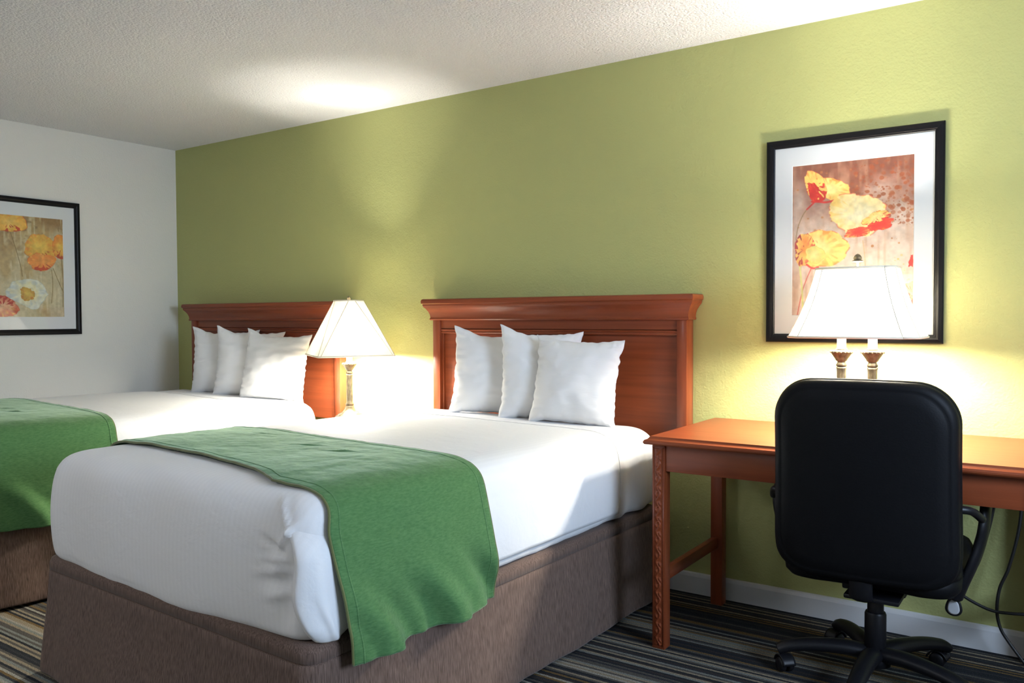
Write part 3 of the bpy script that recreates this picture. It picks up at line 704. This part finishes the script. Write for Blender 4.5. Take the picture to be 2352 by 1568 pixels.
def stroke(C, X, Y, pts, w, col):
    P = np.array([(p.x, p.y) for p in smoothpath([(a, b, 0) for a, b in pts], 14)]); D = np.full(X.shape, 9.)
    for p, q in zip(P[:-1], P[1:]):
        d_ = q-p; l = (d_**2).sum() or 1e-9; t = np.clip(((X-p[0])*d_[0]+(Y-p[1])*d_[1])/l, 0, 1); D = np.minimum(D, np.hypot(X-p[0]-t*d_[0], Y-p[1]-t*d_[1]))
    return mixc(C, col, np.clip((w-D)/(.004), 0, 1)*.9)
def spatter(C, X, Y, n, fx, fy, smin, smax, col, seed):
    r = np.random.RandomState(seed)
    for _ in range(n):
        cx, cy, s = fx(r), fy(r), smin+(smax-smin)*r.rand()**3; d_ = np.hypot(X-cx, (Y-cy)*(1+.3*r.rand())); C = mixc(C, col, np.clip((s-d_)/.004, 0, 1)*(.45+.45*r.rand()))
    return C
YEL, PALE, ORG, RED, DRED = (250, 205, 110), (252, 226, 150), (240, 140, 60), (208, 48, 44), (150, 30, 34)
def art_right(nu, nv, asp):
    X, Y = paint_canvas(nu, nv, asp); C = np.ones(X.shape+(3,))*np.array([222., 200., 186.])
    C = mixc(C, (140, 80, 60), np.clip(1.25-Y*2.6+(fbm(X, Y, 4, 11)-.5)*1.6, 0, 1)*.95)
    C = mixc(C, (178, 120, 96), np.clip((fbm(X, Y, 9, 21)-.5)*3, 0, 1)*np.clip(1.1-Y, 0, 1)*.6)
    C = mixc(C, (196, 150, 120), np.clip((vnoise(X, Y*.15, 40, 4)-.5)*1.4, 0, .5))
    C = mixc(C, (170, 120, 96), np.clip(1-X*12, 0, 1)*.5)
    C = spatter(C, X, Y, 420, lambda r: 1-.50*r.rand()**1.1, lambda r: .01+.58*r.rand(), .004, .024, (166, 84, 48), 5)
    C = spatter(C, X, Y, 90, lambda r: r.rand(), lambda r: .05+.7*r.rand(), .003, .016, (190, 120, 66), 6)
    C = spatter(C, X, Y, 16, lambda r: .85+.13*r.rand(), lambda r: .75+.3*r.rand(), .005, .013, (230, 176, 96), 8)
    C = stroke(C, X, Y, [(.19, .34), (.11, .42), (.055, .54), (.035, .66)], .006, (150, 120, 80))
    C = stroke(C, X, Y, [(.19, .34), (.13, .395)], .009, RED)
    C = stroke(C, X, Y, [(.17, .92), (.10, 1.10), (.05, asp)], .006, (190, 60, 50)); C = stroke(C, X, Y, [(.07, .9), (.09, 1.1), (.10, asp-.03)], .010, (206, 210, 130))
    C = stroke(C, X, Y, [(.60, .70), (.62, .9), (.63, asp)], .006, (206, 170, 130))
    # upper left bud
    C = blob(C, X, Y, .33, .235, .185, .095, .42, (PALE, YEL, ORG, RED), 31, .18)
    C = blob(C, X, Y, .20, .19, .085, .155, -.38, (YEL, YEL, ORG, RED), 32, .2, red=1.9, redt=.15)
    C = blob(C, X, Y, .185, .25, .045, .095, -.2, (RED, RED, (240, 120, 70), DRED), 33, .35)
    C = stroke(C, X, Y, [(.17, .33), (.22, .335), (.30, .345), (.37, .33)], .010, RED)
    # middle bloom
    C = blob(C, X, Y, .56, .47, .245, .185, .15, ((254, 240, 200), (252, 222, 150), YEL, RED), 41, .2)
    C = blob(C, X, Y, .74, .57, .105, .050, -.25, (RED, (226, 70, 54), ORG, DRED), 42, .3)
    C = blob(C, X, Y, .70, .51, .12, .05, -.35, (PALE, YEL, ORG, RED), 43, .25, red=1.2, redt=.4)
    C = blob(C, X, Y, .55, .625, .10, .045, -.1, (RED, (228, 84, 60), YEL, DRED), 44, .4)
    # lower left bloom
    C = blob(C, X, Y, .25, .755, .235, .165, .1, (PALE, YEL, ORG, RED), 51, .2, red=3.3, redt=.75)
    C = blob(C, X, Y, .105, .755, .085, .145, .1, (ORG, YEL, RED, DRED), 52, .25, red=2.9, redt=.45)
    C = blob(C, X, Y, .20, .80, .085, .075, .3, (PALE, (226, 214, 120), YEL, ORG), 53, .2)
    C = stroke(C, X, Y, [(.13, .885), (.18, .92), (.23, .915)], .010, RED)
    # corner bloom
    C = blob(C, X, Y, 1.0, 1.18, .10, .13, .2, ((240, 200, 180), YEL, RED, RED), 61, .4, red=2.5, redt=.1)
    C = blob(C, X, Y, .98, .90, .02, .05, .1, (RED, RED, RED, DRED), 62, .7)
    return C
def art_left(nu, nv, asp):
    X, Y = paint_canvas(nu, nv, asp); C = np.ones(X.shape+(3,))*np.array([206., 188., 152.])
    C = mixc(C, (150, 106, 62), np.clip(.95-Y*2.3+(fbm(X, Y, 4, 71)-.5)*1.6, 0, 1)*.9)
    C = mixc(C, (186, 150, 96), np.clip((fbm(X, Y*.5, 8, 72)-.46)*4, 0, 1)*.6)
    C = mixc(C, (226, 212, 178), np.clip((vnoise(X, Y*.15, 40, 74)-.55)*2, 0, .6))
    C = mixc(C, (120, 84, 48), np.clip((fbm(X, Y, 14, 75)-.6)*6, 0, 1)*np.clip(1-Y*1.2, 0, 1)*.7)
    for p in ([(.32, .22), (.38, .42), (.44, .66), (.46, .8)], [(.86, .68), (.93, .86), (.99, 1.0)], [(.97, .52), (.985, .8), (.98, 1.2)], [(.84, .7), (.85, .9), (.83, 1.15)], [(.10, .5), (.12, .8), (.05, 1.3)]): C = stroke(C, X, Y, p, .006, (128, 104, 62))
    C = blob(C, X, Y, .30, .10, .25, .14, .0, (YEL, (236, 170, 60), ORG, (200, 60, 30)), 81, .2, red=1.57, redt=.55)
    C = blob(C, X, Y, .70, .40, .22, .19, .2, ((240, 200, 90), (226, 160, 60), ORG, (190, 80, 40)), 82, .2, red=.9, redt=.8)
    C = blob(C, X, Y, .98, .38, .13, .16, .0, ((240, 200, 90), (232, 150, 60), ORG, (190, 60, 34)), 83, .2, red=1.6, redt=.7)
    C = blob(C, X, Y, .72, .60, .185, .12, -.15, ((244, 160, 80), ORG, YEL, (206, 66, 36)), 84, .2, red=1.57, redt=.55)
    C = blob(C, X, Y, .08, .62, .10, .12, .3, ((236, 190, 90), ORG, YEL, (190, 60, 34)), 85, .3, red=1.57, redt=.5)
    C = blob(C, X, Y, .53, 1.01, .27, .20, .05, ((236, 222, 170), (222, 222, 214), (190, 198, 200), (176, 174, 150)), 86, .2)
    C = blob(C, X, Y, .52, 1.03, .10, .085, .1, ((226, 190, 90), (200, 150, 60), (190, 90, 50), (170, 120, 50)), 87, .5)
    C = blob(C, X, Y, .20, 1.20, .20, .14, .0, ((240, 190, 150), (220, 110, 80), YEL, (190, 60, 50)), 88, .3, red=-1.57, redt=.4)
    return C
def framed(label, loc, rz, art, w=.657, h=.823):
    t = thing('framed_print', label, 'picture', loc, rz, 'framed poppy prints')
    # local: x across, z up, wall at y=0, room at -y; origin bottom centre
    pr = [(0, 0), (0, -.016), (.004, -.020), (.016, -.022), (.024, -.020), (.026, -.017), (.030, -.0165), (.033, -.0145), (.034, -.008), (.034, 0)]
    V, Fc = [], []
    for (i, y) in pr: V += [(-w/2+i, y, i), (w/2-i, y, i), (w/2-i, y, h-i), (-w/2+i, y, h-i)]
    n = len(pr)
    for j in range(n):
        for i in range(4): Fc.append((j*4+i, j*4+(i+1) % 4, ((j+1) % n)*4+(i+1) % 4, ((j+1) % n)*4+i))
    link('frame', V, Fc, BLACK_FRAME, t, smooth=False)
    link('backing', *box(-w/2+.01, w/2-.01, -.006, -.001, .01, h-.01), CORD, t, smooth=False)
    mw, mb = .072, .078
    pw, ph = w-2*(.030+mw)-.004, h-2*(.030+mb)-.004
    # mat board with bevelled window
    a, b = (w/2-.030, .030, h-.030), None
    V = []
    px0, px1, pz0, pz1 = -w/2+.030+mw, w/2-.030-mw, .030+mb, h-.030-mb
    for (x0, x1, z0_, z1_, y) in ((-w/2+.03, w/2-.03, .03, h-.03, -.0095), (px0, px1, pz0, pz1, -.0095), (px0+.002, px1-.002, pz0+.002, pz1-.002, -.0075)):
        V += [(x0, y, z0_), (x1, y, z0_), (x1, y, z1_), (x0, y, z1_)]
    Fc = [(j*4+i, j*4+(i+1) % 4, (j+1)*4+(i+1) % 4, (j+1)*4+i) for j in range(2) for i in range(4)]
    link('mat_board', V, Fc, MATBOARD, t, smooth=False)
    nu, nv = 230, 310; asp = (pz1-pz0)/(px1-px0)
    C = art(nu, nv, asp); gx, gy = paint_canvas(nu, nv, asp)
    C = C*(.88+.20*fbm(gx, gy, 26, 99, 3))[..., None]; C = lin(np.clip(C, 0, 255))
    V, Fc = grid(nu, nv, lambda u, v: (px0+(px1-px0)*u, -.0072, pz1-(pz1-pz0)*v))
    me = bpy.data.meshes.new('print'); me.from_pydata(V, [], Fc); me.update(); me.materials.append(PRINT)
    ca = me.color_attributes.new('ink', 'FLOAT_COLOR', 'POINT'); flat = np.ones((nu*nv, 4)); flat[:, :3] = C.reshape(-1, 3); ca.data.foreach_set('color', flat.ravel())
    o = bpy.data.objects.new('print', me); COL.objects.link(o); o.parent = t
    link('glass', *box(-w/2+.031, w/2-.031, -.0135, -.012, .031, h-.031), GLASS, t, smooth=False)
    return t
framed('black-framed red and yellow poppy print above the desk, partly behind the glowing lamp', (4.4825, -.002, 1.118), 0, art_right)
framed('black-framed orange and white poppy print on the white wall at the left edge', (.002, -1.018, 1.130), PI/2, art_left)

# ------------------------------------------------------------------ office chair
ch = thing('office_chair', 'black leather office chair on a five-star wheeled base, pushed up to the desk', 'chair', (4.675, -.49, 0))
def adisk(c): return c
bk = []
BHW, BHH, BR = .262, .305, .115
bc = (.012, -.300, .715)     # centre of the back relative to base
tilt = math.radians(4)
def backmap(u, v, h):
    # h: depth toward -y (rear). slight wrap around the sitter
    crown = .010*(1-(u/BHW)**2) if v > .2 else 0
    z = v+crown*ss(v, .15, .3); y = -h-.0*u
    y += .035*(u/BHW)**2                 # sides come forward
    taper = 1+.02*ss(-v, -.1, .3)
    x = u*taper*(1+.05*ss(-v, .20, .29))
    yy = y*math.cos(tilt)-z*math.sin(tilt); zz = y*math.sin(tilt)*0+z
    a = math.radians(2.0)
    return (bc[0]+x*math.cos(a)-(yy)*math.sin(a), bc[1]+yy*math.cos(a)+x*math.sin(a), bc[2]+zz)
rear = [(.03, -.01), (0, 0), (0, .010), (.004, .022), (.012, .030), (.022, .034), (.026, .033), (.030, .036), (.06, .040), (.11, .043), (.17, .045), (.24, .046)]
link('backrest', *ringsolid(BHW, BHH, BR, rear, nc=14, ex=24, ey=26, mp=backmap), LEATHER, ch)
front = [(.03, .008), (.004, .004), (-.004, -.012), (-.003, -.035), (.006, -.055), (.03, -.072), (.07, -.082), (.13, -.086), (.20, -.087), (.25, -.087)]
link('back_cushion', *ringsolid(BHW, BHH, BR, front, nc=14, ex=24, ey=26, mp=backmap), LEATHER, ch)
def seatmap(u, v, h): return (.01+u, .0+v, .375+h-.012*(u/.26)**2*(1 if h < .05 else -.5))
link('seat', *ringsolid(.262, .262, .10, [(.20, -.006), (.10, -.004), (.05, .0), (.018, .012), (.004, .030), (0, .05), (.004, .052), (0, .055), (.002, .075), (.012, .095), (.035, .110), (.09, .118), (.2, .12), (.24, .12)], nc=12, ex=20, ey=20, mp=seatmap), LEATHER, ch)
link('mechanism', *merge(box(-.075, .115, -.15, .11, .338, .372, .006), box(-.030, .034, -.06, .06, .318, .342, .005), box(-.045, .115, -.265, -.15, .345, .360, .005)), PLASTIC, ch, angle=35)
link('back_bracket', *tube(smoothpath([(.01, -.12, .352), (.01, -.25, .352), (.01, -.285, .38), (.012, -.295, .50)], 6), .012, 10, rx=.035), PLASTIC, ch)
link('gas_lift', *merge(lathe([(.030, .105), (.034, .112), (.034, .225), (.031, .232), (.026, .234)], 32), lathe([(.026, .23), (.025, .33)], 32)), PLASTIC, ch, angle=40)
hub = link('base', *lathe([(.030, .050), (.048, .055), (.052, .075), (.048, .100), (.036, .108), (.02, .108)], 32), PLASTIC, ch)
for a in (-163, -91, -19, 53, 125):
    a = math.radians(a); dx, dy = math.cos(a), math.sin(a)
    def sp(s, z): return (dx*s, dy*s, z)
    path = smoothpath([sp(.03, .092), sp(.10, .101), (sp(.20, .097)), sp(.275, .084), sp(.310, .068)], 6)
    g = link('spoke', *tube(path, lambda k: .027-.009*k, 12, rx=lambda k: .034-.010*k), PLASTIC, ch)
    cx, cy = dx*.298, dy*.298; ca = a+PI/2+.5
    link('caster_stem', *tube([(cx, cy, .066), (cx, cy, .040)], .008, 10), PLASTIC, g)
    hood = [(.012, 0), (.012, 0)]
    for s in (-1, 1):
        M = Matrix.Translation((cx+math.cos(ca)*.02, cy+math.sin(ca)*.02, .0255)) @ Matrix.Rotation(ca, 4, 'Z') @ Matrix.Rotation(PI/2, 4, 'X')
        v, f = lathe([(.006, s*.006), (.024, s*.006), (.0255, s*.010), (.0255, s*.018), (.022, s*.024), (.008, s*.026)], 24)
        link('caster_wheel', [tuple(M @ Vector(p)) for p in v], f, PLASTIC, g)
    M = Matrix.Translation((cx+math.cos(ca)*.02, cy+math.sin(ca)*.02, .0255)) @ Matrix.Rotation(ca, 4, 'Z')
    v, f = grid(14, 8, lambda u, w: ((.031*math.cos(.15+u*PI*.9)), (w-.5)*.046, .031*math.sin(.15+u*PI*.9)-.001))
    o = link('caster_hood', [tuple(M @ Vector(p)) for p in v], f, PLASTIC, g); solidify(o, .004, 1)
for s in (-1, 1):
    X = .01+s*.262
    pts = [(X-s*.02, -.10, .352), (X+s*.000, -.11, .41), (X+s*.022, -.11, .47), (X+s*.040, -.10, .53), (X+s*.050, -.10, .59), (X+s*.052, -.07, .640), (X+s*.050, .02, .650), (X+s*.050, .10, .645), (X+s*.046, .15, .61), (X+s*.030, .14, .52), (X+s*.005, .10, .42), (X-s*.03, .08, .362)]
    g = link('armrest', *tube(smoothpath(pts, 7), .013, 12, rx=.024), PLASTIC, ch)
    link('arm_pad', *ringsolid(.032, .125, .03, [(.01, 0), (0, .006), (0, .014), (.008, .022), (.02, .025)], nc=6, ex=2, ey=10, mp=lambda u, v, h, X=X, s=s: (X+s*.050+u, .0+v, .652+h)), LEATHER, g)
    link('arm_bracket', *tube(smoothpath([(X-s*.05, -.25, .655), (X+s*.006, -.225, .655), (X+s*.030, -.195, .645), (X+s*.048, -.14, .615)], 6), .012, 10), PLASTIC, g)
# height lever with a hanging tag
link('lever', *tube([(.05, -.02, .352), (.22, -.075, .368), (.238, -.09, .365)], .0045, 8), PLASTIC, ch)
tg = link('paddle', *ringsolid(.024, .031, .022, [(.012, -.004), (.002, -.004), (0, -.002), (0, .002), (.002, .004), (.012, .004)], nc=6, ex=2, ey=2, mp=lambda u, v, h: (.243+u*(1-.35*ss(v, -.01, .03)), -.10+h, .328+v)), PLASTIC, ch)
link('tag', *ringsolid(.017, .023, .016, [(.004, -.006), (0, -.0055), (0, -.004)], nc=6, ex=2, ey=2, mp=lambda u, v, h: (.243+u*(1-.35*ss(v, -.01, .03)), -.10+h, .326+v)), GREYTAG, tg)
link('paddle_stem', *tube([(.24, -.09, .372), (.243, -.098, .352)], .004, 8), PLASTIC, ch)
